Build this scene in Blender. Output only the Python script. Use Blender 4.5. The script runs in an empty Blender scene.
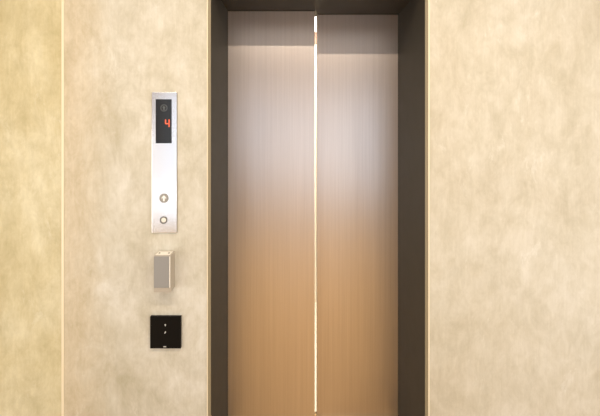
import bpy, bmesh, math
from mathutils import Vector, Matrix

S = bpy.context.scene
COL = S.collection
CZ = 1.65             # eye height
CAM = Vector((0.0, -1.5, CZ))
K = 238.0            # photo pixels per metre on the front wall


def wx(px): return (px - 300.0) / K
def wz(py): return CZ - (py - 120.0) / K


# ------------------------------------------------------------------ materials
def new_mat(name):
    m = bpy.data.materials.new(name)
    m.use_nodes = True
    nt = m.node_tree
    b = nt.nodes['Principled BSDF']
    return m, nt, b


def simple(name, col, rough=0.5, metal=0.0, emit=None, es=0.0, aniso=0.0, spec=0.5):
    m, nt, b = new_mat(name)
    b.inputs['Base Color'].default_value = (*col, 1)
    b.inputs['Roughness'].default_value = rough
    b.inputs['Metallic'].default_value = metal
    b.inputs['Specular IOR Level'].default_value = spec
    if emit:
        b.inputs['Emission Color'].default_value = (*emit, 1)
        b.inputs['Emission Strength'].default_value = es
    # faint procedural wear so that no surface is perfectly even
    tc = nt.nodes.new('ShaderNodeNewGeometry')
    n = nt.nodes.new('ShaderNodeTexNoise')
    n.inputs['Scale'].default_value = 14
    n.inputs['Detail'].default_value = 4
    nt.links.new(tc.outputs['Position'], n.inputs['Vector'])
    r = nt.nodes.new('ShaderNodeMapRange')
    r.inputs['To Min'].default_value = max(0.02, rough - 0.04)
    r.inputs['To Max'].default_value = min(1.0, rough + 0.04)
    nt.links.new(n.outputs['Fac'], r.inputs['Value'])
    nt.links.new(r.outputs['Result'], b.inputs['Roughness'])
    return m


def N(nt, t, **kw):
    n = nt.nodes.new(t)
    for k, v in kw.items():
        if k in n.inputs: n.inputs[k].default_value = v
        else: setattr(n, k, v)
    return n


def ramp(nt, pts):
    r = nt.nodes.new('ShaderNodeValToRGB')
    e = r.color_ramp.elements
    e[0].position, e[0].color = pts[0][0], (*pts[0][1], 1)
    e[1].position, e[1].color = pts[-1][0], (*pts[-1][1], 1)
    for p, c in pts[1:-1]:
        x = e.new(p); x.color = (*c, 1)
    return r


def mapped(nt, scale, loc=(0, 0, 0)):
    g = N(nt, 'ShaderNodeNewGeometry')
    mp = N(nt, 'ShaderNodeMapping')
    mp.inputs['Scale'].default_value = scale
    mp.inputs['Location'].default_value = loc
    nt.links.new(g.outputs['Position'], mp.inputs['Vector'])
    return mp


def mix(nt, fac, a, b, blend='MIX'):
    m = N(nt, 'ShaderNodeMix', data_type='RGBA', blend_type=blend)
    for sock, v in ((m.inputs[0], fac), (m.inputs[6], a), (m.inputs[7], b)):
        if isinstance(v, (int, float)): sock.default_value = v
        elif isinstance(v, tuple): sock.default_value = (*v, 1)
        else: nt.links.new(v, sock)
    return m.outputs[2]


def plaster(name, dark, mid, light, fleck, seed, contrast=1.0, wash=None):
    """Trowelled lime plaster: broad clouds, smaller patches and pale ragged flecks."""
    m, nt, b = new_mat(name)
    L = nt.links
    c1 = N(nt, 'ShaderNodeTexNoise', Scale=1.7, Detail=5.0, Roughness=0.62, Distortion=0.5)
    L.new(mapped(nt, (1, 1, 0.75), (seed, 0, seed * 2)).outputs[0], c1.inputs['Vector'])
    w = 0.16 / contrast
    r1 = ramp(nt, [(0.5 - w, dark), (0.5, mid), (0.5 + w, light)])
    L.new(c1.outputs['Fac'], r1.inputs['Fac'])
    c2 = N(nt, 'ShaderNodeTexNoise', Scale=5.5, Detail=9.0, Roughness=0.76, Distortion=0.35)
    L.new(mapped(nt, (1.15, 1, 0.75), (seed * 3, 0, 1)).outputs[0], c2.inputs['Vector'])
    r2 = ramp(nt, [(0.33, (0.80, 0.785, 0.72)), (0.5, (0.965, 0.96, 0.94)), (0.65, (1.08, 1.09, 1.12))])
    L.new(c2.outputs['Fac'], r2.inputs['Fac'])
    base = r1.outputs['Color']
    if wash:
        # a tan wash along the joint, ragged where it fades into the cream
        sp = N(nt, 'ShaderNodeSeparateXYZ')
        L.new(N(nt, 'ShaderNodeNewGeometry').outputs['Position'], sp.inputs[0])
        ad = N(nt, 'ShaderNodeMath', operation='MULTIPLY_ADD')
        L.new(c2.outputs['Fac'], ad.inputs[0]); ad.inputs[1].default_value = 0.35
        L.new(sp.outputs['X'], ad.inputs[2])
        wr = N(nt, 'ShaderNodeMapRange')
        wr.inputs['From Min'].default_value = -0.78; wr.inputs['From Max'].default_value = -0.60
        wr.inputs['To Min'].default_value = 0.75; wr.inputs['To Max'].default_value = 0.0
        L.new(ad.outputs[0], wr.inputs['Value'])
        base = mix(nt, wr.outputs['Result'], base, wash)
    col = mix(nt, 0.9 * min(1, contrast), base, r2.outputs['Color'], 'MULTIPLY')
    # small ragged blotches
    c5 = N(nt, 'ShaderNodeTexNoise', Scale=16.0, Detail=6.0, Roughness=0.7, Distortion=0.5)
    L.new(mapped(nt, (1.3, 1, 0.7), (seed, 0, 7)).outputs[0], c5.inputs['Vector'])
    r5 = ramp(nt, [(0.36, (0.90, 0.89, 0.85)), (0.5, (0.985, 0.985, 0.98)), (0.64, (1.06, 1.07, 1.09))])
    L.new(c5.outputs['Fac'], r5.inputs['Fac'])
    col = mix(nt, 0.85 * min(1, contrast), col, r5.outputs['Color'], 'MULTIPLY')
    # pale ragged flecks dragged upright by the trowel
    c3 = N(nt, 'ShaderNodeTexNoise', Scale=7.0, Detail=10.0, Roughness=0.76, Distortion=0.4)
    L.new(mapped(nt, (1.25, 1, 0.62), (seed * 5, 0, 3)).outputs[0], c3.inputs['Vector'])
    r3 = ramp(nt, [(0.585, (0, 0, 0)), (0.71, (0.75, 0.75, 0.75))])
    L.new(c3.outputs['Fac'], r3.inputs['Fac'])
    col = mix(nt, r3.outputs['Color'], col, fleck)
    # fine upright combing
    c4 = N(nt, 'ShaderNodeTexNoise', Scale=1.0, Detail=3.0, Roughness=0.6)
    L.new(mapped(nt, (120, 120, 9)).outputs[0], c4.inputs['Vector'])
    r4 = ramp(nt, [(0.3, (0.955, 0.95, 0.94)), (0.7, (1.03, 1.03, 1.03))])
    L.new(c4.outputs['Fac'], r4.inputs['Fac'])
    col = mix(nt, 0.8, col, r4.outputs['Color'], 'MULTIPLY')
    L.new(col, b.inputs['Base Color'])
    rr = N(nt, 'ShaderNodeMapRange')
    rr.inputs['To Min'].default_value = 0.62
    rr.inputs['To Max'].default_value = 0.42
    L.new(c2.outputs['Fac'], rr.inputs['Value'])
    L.new(rr.outputs['Result'], b.inputs['Roughness'])
    b.inputs['Specular IOR Level'].default_value = 0.35
    bp = N(nt, 'ShaderNodeBump', Strength=0.06, Distance=0.004)
    L.new(c2.outputs['Fac'], bp.inputs['Height'])
    L.new(bp.outputs['Normal'], b.inputs['Normal'])
    return m


def brushed(name, col, rough, aniso, line=0.06, diff=0.0, diffcol=(0.3, 0.25, 0.2), freq=900.0):
    """Metal with an upright hairline brush: reflections smear sideways."""
    m, nt, b = new_mat(name)
    L = nt.links
    n = N(nt, 'ShaderNodeTexNoise', Scale=1.0, Detail=2.0, Roughness=0.7)
    L.new(mapped(nt, (freq, freq, 3.0)).outputs[0], n.inputs['Vector'])
    n2 = N(nt, 'ShaderNodeTexNoise', Scale=1.0, Detail=3.0, Roughness=0.6)
    L.new(mapped(nt, (90, 90, 1.2)).outputs[0], n2.inputs['Vector'])
    s = N(nt, 'ShaderNodeMath', operation='ADD')
    L.new(n.outputs['Fac'], s.inputs[0]); L.new(n2.outputs['Fac'], s.inputs[1])
    r = N(nt, 'ShaderNodeMapRange')
    r.inputs['From Min'].default_value = 0.6
    r.inputs['From Max'].default_value = 1.4
    r.inputs['To Min'].default_value = 1.0 - line
    r.inputs['To Max'].default_value = 1.0 + line
    L.new(s.outputs[0], r.inputs['Value'])
    c = mix(nt, 1.0, (*col,), r.outputs['Result'], 'MULTIPLY')
    L.new(c, b.inputs['Base Color'])
    b.inputs['Metallic'].default_value = 1.0
    b.inputs['Roughness'].default_value = rough
    b.inputs['Anisotropic'].default_value = aniso
    t = N(nt, 'ShaderNodeCombineXYZ')
    t.inputs[0].default_value = 1; t.inputs[1].default_value = 0; t.inputs[2].default_value = 0
    L.new(t.outputs[0], b.inputs['Tangent'])
    if diff > 0:
        d = N(nt, 'ShaderNodeBsdfDiffuse')
        d.inputs['Color'].default_value = (*diffcol, 1)
        mx = N(nt, 'ShaderNodeMixShader')
        mx.inputs[0].default_value = diff
        L.new(b.outputs[0], mx.inputs[1]); L.new(d.outputs[0], mx.inputs[2])
        L.new(mx.outputs[0], nt.nodes['Material Output'].inputs['Surface'])
    return m


def wood_floor(name):
    m, nt, b = new_mat(name)
    L = nt.links
    br = N(nt, 'ShaderNodeTexBrick', Scale=1.0)
    br.inputs['Color1'].default_value = (0.50, 0.325, 0.14, 1)
    br.inputs['Color2'].default_value = (0.45, 0.285, 0.115, 1)
    br.inputs['Mortar'].default_value = (0.12, 0.06, 0.03, 1)
    br.inputs['Mortar Size'].default_value = 0.002
    br.inputs['Brick Width'].default_value = 1.2
    br.inputs['Row Height'].default_value = 0.14
    L.new(mapped(nt, (1, 1, 1)).outputs[0], br.inputs['Vector'])
    g = N(nt, 'ShaderNodeTexNoise', Scale=1.0, Detail=5.0)
    L.new(mapped(nt, (3, 60, 3)).outputs[0], g.inputs['Vector'])
    r = ramp(nt, [(0.3, (0.75, 0.75, 0.75)), (0.7, (1.15, 1.15, 1.15))])
    L.new(g.outputs['Fac'], r.inputs['Fac'])
    L.new(mix(nt, 1.0, br.outputs['Color'], r.outputs['Color'], 'MULTIPLY'), b.inputs['Base Color'])
    b.inputs['Roughness'].default_value = 0.6
    b.inputs['Specular IOR Level'].default_value = 0.15
    return m


M = {}
M['plaster'] = plaster('cream plaster', (0.492, 0.460, 0.368), (0.555, 0.530, 0.452), (0.605, 0.586, 0.525), (0.67, 0.66, 0.60), 1.3, 1.0, (0.565, 0.485, 0.35))
M['plaster_yellow'] = plaster('golden plaster', (0.50, 0.437, 0.255), (0.56, 0.502, 0.318), (0.625, 0.58, 0.41), (0.67, 0.64, 0.49), 4.1, 1.15)
M['plaster_pale'] = plaster('pale cream plaster', (0.515, 0.470, 0.375), (0.56, 0.525, 0.435), (0.59, 0.562, 0.485), (0.70, 0.69, 0.64), 2.2, 0.85)
M['white_wall'] = simple('off white paint', (0.78, 0.76, 0.74), 0.8)
M['ceiling'] = simple('ceiling paint', (0.50, 0.54, 0.58), 0.85)
M['floor'] = wood_floor('oak floor')
M['door'] = brushed('bronze hairline steel', (0.80, 0.77, 0.765), 0.365, 0.5, 0.09, 0.16, (0.80, 0.51, 0.28))
M['frame'] = simple('dark bronze sheet', (0.050, 0.044, 0.034), 0.55, 0.0, spec=0.12)
M['bead'] = simple('satin nickel bead', (0.24, 0.20, 0.125), 0.5, 0.0)
M['joint'] = simple('champagne joint strip', (0.74, 0.66, 0.49), 0.5, 0.0)
M['steel'] = brushed('satin stainless steel', (0.93, 0.94, 0.98), 0.17, 0.3, 0.02, 0.2, (0.84, 0.84, 0.86))
M['black_glass'] = simple('black display glass', (0.018, 0.019, 0.021), 0.12)
M['black_plastic'] = simple('black plastic', (0.007, 0.0065, 0.006), 0.3, spec=0.06)
M['led_red'] = simple('red orange led', (0.8, 0.12, 0.05), 0.5, 0, (1.0, 0.20, 0.09), 0.2)
M['led_off'] = simple('unlit legend', (0.075, 0.085, 0.09), 0.6)
M['button_grey'] = simple('button grey metal', (0.27, 0.26, 0.24), 0.5, 0.0)
M['button_ring'] = simple('dark ring', (0.13, 0.12, 0.10), 0.4, 0.6)
M['button_face'] = simple('pale button face', (0.78, 0.76, 0.70), 0.4, 0.2)
M['mark_white'] = simple('white marking', (0.85, 0.85, 0.83), 0.5)
M['touch_white'] = simple('dim white legend', (0.5, 0.5, 0.49), 0.5)
M['mark_grey'] = simple('grey marking', (0.5, 0.5, 0.48), 0.5)
M['box_body'] = simple('champagne box casing', (0.40, 0.36, 0.30), 0.5, 0.1)
M['box_front'] = simple('grey box cover', (0.25, 0.247, 0.24), 0.45, 0.0)
M['screw'] = simple('dull screw', (0.20, 0.17, 0.13), 0.5, 0.6)
M['cabin'] = simple('cabin cream panel', (0.86, 0.80, 0.68), 0.5)
M['window_frame'] = simple('white window frame', (0.8, 0.8, 0.8), 0.5)
M['lamp'] = simple('lamp diffuser', (0.9, 0.9, 0.9), 0.5, 0, (1.0, 0.86, 0.68), 6.0)
M['cabin_lamp'] = simple('cabin lamp diffuser', (0.9, 0.9, 0.9), 0.5, 0, (0.95, 0.97, 1.0), 2.2)
M['sill'] = brushed('sill bronze', (0.42, 0.30, 0.18), 0.4, 0.3, 0.05)


# ------------------------------------------------------------------ mesh helpers
def bm_box(bm, x0, x1, y0, y1, z0, z1, bevel=0.0, seg=2):
    t = bmesh.new()
    bmesh.ops.create_cube(t, size=1.0)
    bmesh.ops.transform(t, matrix=Matrix.Translation(((x0 + x1) / 2, (y0 + y1) / 2, (z0 + z1) / 2)) @
                        Matrix.Diagonal((x1 - x0, y1 - y0, z1 - z0, 1)), verts=t.verts)
    if bevel > 0:
        bmesh.ops.bevel(t, geom=list(t.edges), offset=bevel, segments=seg, affect='EDGES', profile=0.6)
    join(bm, t)


def join(bm, t):
    me = bpy.data.meshes.new('tmp')
    t.to_mesh(me); t.free()
    bm.from_mesh(me)
    bpy.data.meshes.remove(me)


def bm_prism(bm, pts, y0, y1):
    """Extrude a closed outline (x, z) from y0 to y1."""
    a = [bm.verts.new((x, y0, z)) for x, z in pts]
    b = [bm.verts.new((x, y1, z)) for x, z in pts]
    n = len(pts)
    f = [bm.faces.new(a), bm.faces.new(b[::-1])]
    for i in range(n):
        f.append(bm.faces.new((a[i], b[i], b[(i + 1) % n], a[(i + 1) % n])))
    bmesh.ops.recalc_face_normals(bm, faces=f)


def bm_disc(bm, cx, cz, prof, seg=40):
    """Lathe about the y axis: prof is a list of (radius, y)."""
    rings = []
    for r, y in prof:
        if r <= 1e-6:
            rings.append([bm.verts.new((cx, y, cz))])
        else:
            rings.append([bm.verts.new((cx + r * math.cos(2 * math.pi * k / seg), y,
                                        cz + r * math.sin(2 * math.pi * k / seg))) for k in range(seg)])
    fs = []
    for a, b in zip(rings, rings[1:]):
        for k in range(seg):
            k2 = (k + 1) % seg
            if len(a) == 1 and len(b) == 1: continue
            if len(a) == 1: fs.append(bm.faces.new((a[0], b[k], b[k2])))
            elif len(b) == 1: fs.append(bm.faces.new((a[k], b[0], a[k2])))
            else: fs.append(bm.faces.new((a[k], b[k], b[k2], a[k2])))
    bmesh.ops.recalc_face_normals(bm, faces=fs)


def obj(name, bm, mat, parent=None, smooth=False):
    me = bpy.data.meshes.new(name)
    bm.to_mesh(me); bm.free()
    me.materials.append(mat)
    o = bpy.data.objects.new(name, me)
    COL.objects.link(o)
    if smooth:
        for p in me.polygons: p.use_smooth = True
    if parent:
        o.parent = parent
        o.matrix_parent_inverse = Matrix.Translation(-parent.location)
    return o


def box(name, mat, x0, x1, y0, y1, z0, z1, parent=None, bevel=0.0):
    bm = bmesh.new(); bm_box(bm, x0, x1, y0, y1, z0, z1, bevel)
    return obj(name, bm, mat, parent)


def prism(name, mat, pts, y0, y1, parent=None):
    bm = bmesh.new(); bm_prism(bm, pts, y0, y1)
    return obj(name, bm, mat, parent)


def tag(o, label=None, cat=None, kind=None, group=None):
    if label: o['label'] = label
    if cat: o['category'] = cat
    if kind: o['kind'] = kind
    if group: o['group'] = group
    return o


def empty(name, loc, label, cat, kind=None):
    o = bpy.data.objects.new(name, None)
    o.location = loc
    o.empty_display_size = 0.05
    COL.objects.link(o)
    return tag(o, label, cat, kind)


# ------------------------------------------------------------------ the lobby
CEIL = 2.85
XL, XR, YB = -2.3, 2.3, -4.1
OX0, OX1 = wx(211), wx(425)          # clear opening of the portal
HEAD = CZ + 135.0 / K               # underside of the portal head
YD1 = 0.353                          # front face of the nearer (left) leaf
YD2 = 0.414                          # front face of the farther (right) leaf
XJ = wx(63)                          # wall joint
BW = 0.015                           # bead width
T = 0.30                             # thickness of the front wall

bm = bmesh.new()
bx0, bx1, bz1 = OX0 - BW - 0.002, OX1 + BW + 0.004, HEAD + BW + 0.002
bm_box(bm, XJ + 0.003, bx0, 0, T, 0, CEIL)
bm_box(bm, bx0, bx1, 0, T, bz1, CEIL)
tag(obj('wall_front', bm, M['plaster']), 'cream mottled plaster wall left of and above the dark lift opening', 'wall', 'structure')
tag(box('wall_front_right', M['plaster_pale'], bx1, XR, 0, T, 0, CEIL), 'pale cream plaster wall right of the dark lift opening', 'wall', 'structure')
tag(box('wall_front_left', M['plaster_yellow'], XL, XJ - 0.003, 0, T, 0, CEIL),
    'golden yellow mottled plaster wall left of the pale joint strip', 'wall', 'structure')
tag(box('trim_1', M['joint'], XJ - 0.005, XJ + 0.005, -0.003, 0.02, 0, CEIL, bevel=0.001),
    'thin pale vertical joint strip between the two plaster walls', 'trim', 'structure')
tag(box('floor', M['floor'], XL, XR, YB, 0.5, -0.1, 0), 'brown oak board floor of the lobby', 'floor', 'structure')
tag(box('ceiling', M['ceiling'], XL, XR, YB, T, CEIL, CEIL + 0.1), 'warm white lobby ceiling', 'ceiling', 'structure')
# right wall with a tall window, back wall with a glazed door
def wall_with_hole_x(name, x0, x1, y0, y1, hy0, hy1, hz0, hz1, mat):
    bm = bmesh.new()
    bm_box(bm, x0, x1, y0, hy0, 0, CEIL); bm_box(bm, x0, x1, hy1, y1, 0, CEIL)
    bm_box(bm, x0, x1, hy0, hy1, hz1, CEIL)
    if hz0 > 0: bm_box(bm, x0, x1, hy0, hy1, 0, hz0)
    return obj(name, bm, mat)

WY0, WY1, WZ0, WZ1 = -3.7, -0.7, 0.1, 1.7
tag(wall_with_hole_x('wall_right', XR, XR + 0.1, YB, T, WY0, WY1, WZ0, WZ1, M['white_wall']),
    'white side wall with a window at the right end of the lobby', 'wall', 'structure')
OPEN = [  # x0, x1, sill, head, radiance of the daylight, label
    (-2.25, -1.35, 0.0, 2.2, 0.36, 'white frame of the narrow window opposite the call panel'),  # added opening, brightens what the call panel reflects
    (-1.20, 0.10, 0.75, 2.2, 0.27, 'white frame of the middle window opposite the lift'),
    (0.50, 2.20, 0.20, 2.2, 0.60, 'white frame of the wide window opposite the lift')]
bm = bmesh.new()
edges = [XL] + [v for o in OPEN for v in o[:2]] + [XR]
for i in range(0, len(edges), 2):
    bm_box(bm, edges[i], edges[i + 1], YB - 0.1, YB, 0, CEIL)
for x0, x1, z0, z1, _, _ in OPEN:
    bm_box(bm, x0, x1, YB - 0.1, YB, z1, CEIL)
    if z0 > 0: bm_box(bm, x0, x1, YB - 0.1, YB, 0, z0)
tag(obj('wall_back', bm, simple('tan paint', (0.22, 0.145, 0.09), 0.7)), 'tan wall with windows opposite the lift', 'wall', 'structure')
for i, (x0, x1, z0, z1, _, lab) in enumerate(OPEN):
    bm = bmesh.new()
    for x in (x0, x1 - 0.05): bm_box(bm, x, x + 0.05, YB - 0.08, YB - 0.02, z0, z1)
    for z in (z0, z1 - 0.05): bm_box(bm, x0 + 0.05, x1 - 0.05, YB - 0.08, YB - 0.02, z, z + 0.05)
    tag(obj('window_%d' % (i + 2), bm, M['window_frame']), lab, 'window', 'structure')
LY0, LY1, LZ0, LZ1 = -3.6, -0.7, 0.1, 1.6  # unseen opening added to fill the lower left of the front wall
wl = wall_with_hole_x('wall_left', XL - 0.1, XL, YB, T, LY0, LY1, LZ0, LZ1, simple('brown wood panelling', (0.26, 0.16, 0.085), 0.5))
tag(wl, 'brown panelled side wall with a low window at the left end of the lobby', 'wall', 'structure')
bm = bmesh.new()
for y in (LY0, LY1 - 0.05): bm_box(bm, XL - 0.08, XL - 0.02, y, y + 0.05, LZ0, LZ1)
for z in (LZ0, LZ1 - 0.05): bm_box(bm, XL - 0.08, XL - 0.02, LY0 + 0.05, LY1 - 0.05, z, z + 0.05)
tag(obj('window_5', bm, M['window_frame']), 'white window frame in the left side wall', 'window', 'structure')
bm = bmesh.new()
for y in (WY0, (WY0 + WY1) / 2 - 0.025, WY1 - 0.05):
    bm_box(bm, XR + 0.02, XR + 0.08, y, y + 0.05, WZ0, WZ1)
for z in (WZ0, WZ1 - 0.05):
    bm_box(bm, XR + 0.02, XR + 0.08, WY0 + 0.05, WY1 - 0.05, z, z + 0.05)
tag(obj('window_1', bm, M['window_frame']), 'white window frame in the right side wall', 'window', 'structure')
# ------------------------------------------------------------------ lift portal (dark sheet metal lining)
th = 0.004
bm = bmesh.new()
bm_box(bm, OX0 - th, OX0, 0.002, 0.46, 0, HEAD + th)          # left reveal
bm_box(bm, OX1, OX1 + th, 0.002, 0.47, 0, HEAD + th)          # right reveal
bm_box(bm, OX0, OX1, 0.002, 0.46, HEAD, HEAD + th)            # underside of the head
portal = obj('trim_2', bm, M['frame'])
tag(portal, 'dark bronze metal lining of the lift doorway', 'door frame', 'structure')
LIP = 0.005
def surround(name, mat, gi, go, y0):
    bm = bmesh.new()
    bm_box(bm, OX0 - go, OX0 - gi, y0, 0.01, 0, HEAD + gi, 0.001)
    bm_box(bm, OX1 + gi, OX1 + go + 0.002, y0, 0.01, 0, HEAD + gi, 0.001)
    bm_box(bm, OX0 - go, OX1 + go + 0.002, y0, 0.01, HEAD + gi, HEAD + go, 0.001)
    return obj(name, bm, mat, portal)
tag(surround('edge_bead', M['bead'], 0.0005, BW - LIP + 0.002, -0.002), 'thin khaki metal bead around the doorway edge')
tag(surround('pale_lip', M['joint'], BW - LIP + 0.0022, BW + 0.002, -0.004), 'pale outer lip around the doorway edge')

# the two sliding leaves
GL = 14.7 * (CAM.y * -1 + YD1) / 357.0
GR = 16.9 * (CAM.y * -1 + YD2) / 357.0
d1 = tag(box('door_1', M['door'], OX0 - 0.0, GL, YD1, YD1 + 0.04, 0.008, HEAD - 0.002, bevel=0.0012),
         'left lift door leaf, brushed bronze steel, set slightly forward of the right leaf', 'elevator door', 'structure')
d2 = tag(box('door_2', M['door'], GR, OX1 - 0.0, YD2, YD2 + 0.04, 0.008, HEAD - 0.002, bevel=0.0012),
         'right lift door leaf, brushed bronze steel, set slightly behind the left leaf', 'elevator door', 'structure')
bm = bmesh.new()
bm_box(bm, OX0, OX1, 0.34, 0.5, 0.0, 0.006, 0.001)
tag(obj('trim_3', bm, M['sill']), 'metal door sill under the lift doors', 'trim', 'structure')

# lit cabin behind the leaves, seen through the narrow gap
CX0, CX1, CY0, CY1, CH = OX0 - 0.1, OX1 + 0.15, 0.52, 1.72, 2.44
bm = bmesh.new()
bm_box(bm, CX0 - 0.03, CX0, CY0, CY1, 0, CH); bm_box(bm, CX1, CX1 + 0.03, CY0, CY1, 0, CH)
bm_box(bm, CX0 - 0.03, CX1 + 0.03, CY1, CY1 + 0.03, 0, CH)
bm_box(bm, CX0 - 0.03, CX1 + 0.03, CY0, CY1 + 0.03, -0.03, 0.0)
cab = obj('wall_cabin', bm, M['cabin'])
tag(cab, 'cream lit lift cabin glimpsed through the gap between the doors', 'lift cabin', 'structure')
tag(box('cornice', simple('brown cabin cornice', (0.40, 0.24, 0.17), 0.5), CX0, CX1, CY1 - 0.02, CY1, CH - 0.10, CH, cab), 'brown band at the top of the cabin wall')
tag(box('cabin_lamp_panel', M['cabin_lamp'], CX0, CX1, CY0, CY1 + 0.03, CH, CH + 0.03, cab), 'white lit ceiling panel')

# ------------------------------------------------------------------ call panel
px0, px1, pz0, pz1 = wx(152.3), wx(177.3), wz(232.3), wz(92.3)
F = -0.006
panel = tag(box('elevator_call_panel', M['steel'], px0, px1, F, 0.001, pz0, pz1, bevel=0.001),
            'tall satin steel lift call panel with a red floor number above two round buttons', 'call panel')
sx0, sx1, sz0, sz1 = wx(156.3), wx(172.2), wz(143.2), wz(99.3)
scr = tag(box('display_screen', M['black_glass'], sx0, sx1, F - 0.0012, F + 0.002, sz0, sz1, panel, 0.0005), 'black glass floor display')
Y0, Y1 = F - 0.0017, F - 0.0010

def seg_h(bm, x0, x1, z, t, sh=0.0):
    bm_prism(bm, [(x0 + t / 2, z - t / 2), (x1 - t / 2, z - t / 2), (x1, z), (x1 - t / 2, z + t / 2), (x0 + t / 2, z + t / 2), (x0, z)], Y0, Y1)

def seg_v(bm, x, z0, z1, t):
    bm_prism(bm, [(x - t / 2, z0 + t / 2), (x, z0), (x + t / 2, z0 + t / 2), (x + t / 2, z1 - t / 2), (x, z1), (x - t / 2, z1 - t / 2)], Y0, Y1)

# lit figure 4 made of four bars
dx0, dx1, dzt, dzb = wx(165.7), wx(170.3), wz(119.2), wz(127.2)
dm = (dzt + dzb) / 2 - 0.002
bm = bmesh.new()
t_ = 0.0046
seg_v(bm, dx0 + t_ / 2, dm, dzt, t_); seg_v(bm, dx1 - t_ / 2, dm, dzt, t_)
seg_v(bm, dx1 - t_ / 2, dzb, dm, t_); seg_h(bm, dx0, dx1, dm, t_)
tag(obj('floor_number', bm, M['led_red'], scr), 'red figure 4 lit on the display')
# unlit round lamp with an arrow above the figure
cx, cz = wx(164.6), wz(108.0)
bm = bmesh.new()
bm_disc(bm, cx, cz, [(0.0145, Y1), (0.0145, Y0), (0.0118, Y0), (0.0118, Y1)])
bm_prism(bm, [(cx - 0.008, cz), (cx, cz + 0.009), (cx + 0.008, cz), (cx + 0.003, cz), (cx + 0.003, cz - 0.009), (cx - 0.003, cz - 0.009), (cx - 0.003, cz)], Y0, Y1)
tag(obj('direction_lamp', bm, M['led_off'], scr), 'faint unlit arrow lamp in a ring')

# up button
cx, cz = wx(164.6), wz(197.8)
bm = bmesh.new()
bm_disc(bm, cx, cz, [(0.0195, F + 0.002), (0.0195, F - 0.001), (0.0185, F - 0.002), (0.0, F - 0.002)])
b1 = tag(obj('call_button', bm, M['button_grey'], panel), 'grey round button with a white up arrow')
yy0, yy1 = F - 0.0026, F - 0.0015
bm = bmesh.new()
bm_prism(bm, [(cx - 0.011, cz + 0.0005), (cx - 0.0085, cz - 0.0025), (cx - 0.0032, cz + 0.003), (cx - 0.0032, cz - 0.012), (cx + 0.0032, cz - 0.012),
              (cx + 0.0032, cz + 0.003), (cx + 0.0085, cz - 0.0025), (cx + 0.011, cz + 0.0005), (cx, cz + 0.0125)], yy0, yy1)
tag(obj('up_arrow', bm, M['mark_white'], b1), 'white up arrow')
# lower small button
cx, cz = wx(164.3), wz(219.6)
bm = bmesh.new()
bm_disc(bm, cx, cz, [(0.0150, F + 0.002), (0.0150, F - 0.0025), (0.0140, F - 0.0032), (0.0115, F - 0.0032), (0.0105, F - 0.0015)])
b2 = tag(obj('lower_button', bm, M['button_ring'], panel), 'small round button with a dark ring')
bm = bmesh.new()
bm_disc(bm, cx, cz, [(0.0106, F + 0.001), (0.0106, F - 0.0012), (0.0095, F - 0.0018), (0.0, F - 0.0018)])
bf = tag(obj('button_face', bm, M['button_face'], b2), 'pale round face')
bm = bmesh.new()
bm_prism(bm, [(cx - 0.001, cz - 0.003), (cx + 0.005, cz + 0.004), (cx + 0.0065, cz + 0.0025), (cx + 0.0005, cz - 0.0045)], F - 0.0022, F - 0.0012)
bm_prism(bm, [(cx - 0.0055, cz - 0.0005), (cx - 0.004, cz + 0.001), (cx + 0.0005, cz - 0.0030), (cx - 0.001, cz - 0.0045)], F - 0.0022, F - 0.0012)

bm.free()

# ------------------------------------------------------------------ small grey wall box
D = 0.049
q = 1.0 / (1.0 - D / 1.5)
hx0, hx1 = wx(300 + (153.6 - 300) / q), wx(175.0)
hz0, hz1 = wz(286.8), wz(251.0)
BX = hx0
wb = tag(box('wall_box', M['box_body'], hx0, hx1, -D, 0.001, hz0, hz1, bevel=0.002),
         'small upright grey box on the wall below the call panel', 'box')
fz0 = CZ - (287.6 - 120) / K / q
fz1 = hz1 - 0.004
tag(box('front_cover', M['box_front'], hx0 + 0.002, hx1 - 0.007, -D - 0.0025, -D + 0.002, fz0, fz1, wb, 0.001), 'plain grey front cover')
tag(box('top_plate', M['button_face'], hx0 + 0.005, hx1 - 0.006, -D + 0.005, -0.006, hz1 - 0.002, hz1 + 0.0012, wb, 0.0005), 'pale plate with two screws on the top')  # pale colour stands in for lamp light falling on the box top
tag(box('edge_strip', M['button_face'], hx1 - 0.0062, hx1 - 0.0022, -D - 0.0012, -D + 0.002, fz0, fz1, wb, 0.0005), 'pale strip down the right front edge')
for k in (0.22, 0.78):
    bm = bmesh.new()
    t = bmesh.new()
    bmesh.ops.create_cone(t, cap_ends=True, segments=20, radius1=0.0042, radius2=0.0034, depth=0.002)
    bmesh.ops.translate(t, verts=t.verts, vec=(hx0 + (hx1 - hx0) * k, -D * 0.55, hz1 + 0.0018))
    join(bm, t)
    obj('screw', bm, M['screw'], wb)

# ------------------------------------------------------------------ black card reader
RD = 0.011
q = 1.0 / (1.0 - RD / 1.5)
rx0, rx1 = wx(300 + (150.0 - 300) / q), wx(181.6)
rz0, rz1 = CZ - (348.6 - 120) / K / q, wz(315.2)
rd = tag(box('card_reader', M['black_plastic'], rx0, rx1, -RD, 0.001, rz0, rz1, bevel=0.0015),
         'square black card reader with tiny white marks, lowest device on the wall', 'card reader')
def rp(px, py): return wx(300 + (px - 300) / q), wz(120 + (py - 120) / q)
ya, yb = -RD - 0.0005, -RD + 0.0004
x, z = rp(165.2, 325.0)
prism('touch_mark', M['touch_white'], [(x - 0.0035, z + 0.0030), (x + 0.0028, z + 0.0038), (x + 0.0022, z - 0.005), (x - 0.0002, z - 0.0045)], ya, yb, rd)
x, z = rp(165.2, 332.3)
prism('touch_mark', M['touch_white'], [(x - 0.0035, z - 0.005), (x - 0.0012, z + 0.0025), (x + 0.0022, z + 0.0052), (x + 0.0034, z - 0.0005), (x, z - 0.004)], ya, yb, rd)
x, z = rp(164.8, 346.8)
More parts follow.
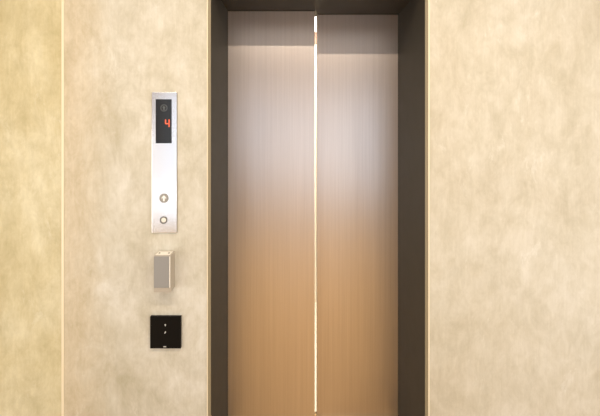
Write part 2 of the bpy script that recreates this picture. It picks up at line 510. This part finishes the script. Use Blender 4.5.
prism('maker_mark', M['mark_grey'], [(x - 0.0065, z - 0.0016), (x + 0.0065, z - 0.0016), (x + 0.005, z + 0.0022), (x - 0.005, z + 0.0022)], ya, yb, rd)

# ------------------------------------------------------------------ lamps, daylight and added fill
def area(name, loc, rot, sx, sy, power, col):
    l = bpy.data.lights.new(name, 'AREA')
    l.shape = 'RECTANGLE'; l.size = sx; l.size_y = sy
    l.energy = power; l.color = col
    o = bpy.data.objects.new(name, l)
    o.location = loc; o.rotation_euler = rot
    COL.objects.link(o)
    return o

def trough(y, power, col, label):
    """A long recessed ceiling light: casing in the ceiling plane, the light just under it."""
    bm = bmesh.new()
    bm_box(bm, -1.75, 1.75, y - 0.05, y - 0.03, CEIL - 0.012, CEIL); bm_box(bm, -1.75, 1.75, y + 0.03, y + 0.05, CEIL - 0.012, CEIL)
    bm_box(bm, -1.75, -1.70, y - 0.03, y + 0.03, CEIL - 0.012, CEIL); bm_box(bm, 1.70, 1.75, y - 0.03, y + 0.03, CEIL - 0.012, CEIL)
    tag(obj('ceiling_light', bm, M['window_frame']), label, 'ceiling light')
    area('ceiling_light_lamp', (0, y, CEIL - 0.006), (0, 0, 0), 3.4, 0.05, power, col)

WARM = (1.0, 0.82, 0.63)
trough(-0.60, 8, (1.0, 0.92, 0.83), 'long ceiling light nearer the lift wall')
trough(-1.21, 61, WARM, 'long ceiling light farther from the lift wall')
area('cabin_light', (0.07, 1.1, CH - 0.01), (0, 0, 0), 0.8, 0.8, 20, (1.0, 0.93, 0.82))
R90 = math.pi / 2
area('window_daylight', (XR + 0.14, (WY0 + WY1) / 2, (WZ0 + WZ1) / 2), (0, R90, 0), WZ1 - WZ0, WY1 - WY0, 56, (1.0, 0.93, 0.83))
area('window_daylight', (XL - 0.14, (LY0 + LY1) / 2, (LZ0 + LZ1) / 2), (0, -R90, 0), LZ1 - LZ0, LY1 - LY0, 50, (1.0, 0.93, 0.83))  # added fill from the left, for the lower front wall
for x0, x1, z0, z1, rad, _ in OPEN:
    area('window_daylight', ((x0 + x1) / 2, YB - 0.14, (z0 + z1) / 2), (R90, 0, 0), x1 - x0, z1 - z0,
         rad * math.pi * (x1 - x0) * (z1 - z0), (0.93, 0.97, 1.0))
area('lower_pane_daylight', (-1.8, YB - 0.10, 0.43), (R90, 0, 0), 0.9, 0.33, 1.0, (1.0, 0.99, 0.97))  # added light, gives the call panel its bright reflected band

w = bpy.data.worlds.new('world'); S.world = w
w.use_nodes = True
w.node_tree.nodes['Background'].inputs['Color'].default_value = (0.75, 0.85, 1.0, 1)
w.node_tree.nodes['Background'].inputs['Strength'].default_value = 0.8

# ------------------------------------------------------------------ camera and view
c = bpy.data.cameras.new('camera')
c.sensor_width = 36.0
c.sensor_fit = 'HORIZONTAL'
c.lens = 36.0 * 357.0 / 600.0
c.shift_y = -(208.0 - 120.0) / 600.0
c.clip_start = 0.01
co = bpy.data.objects.new('camera', c)
co.location = CAM
co.rotation_euler = (R90, 0, 0)
COL.objects.link(co)
S.camera = co
S.view_settings.view_transform = 'Standard'
S.view_settings.look = 'None'
S.view_settings.gamma = 1.0
S.view_settings.exposure = 0.0
S.view_settings.use_curve_mapping = False
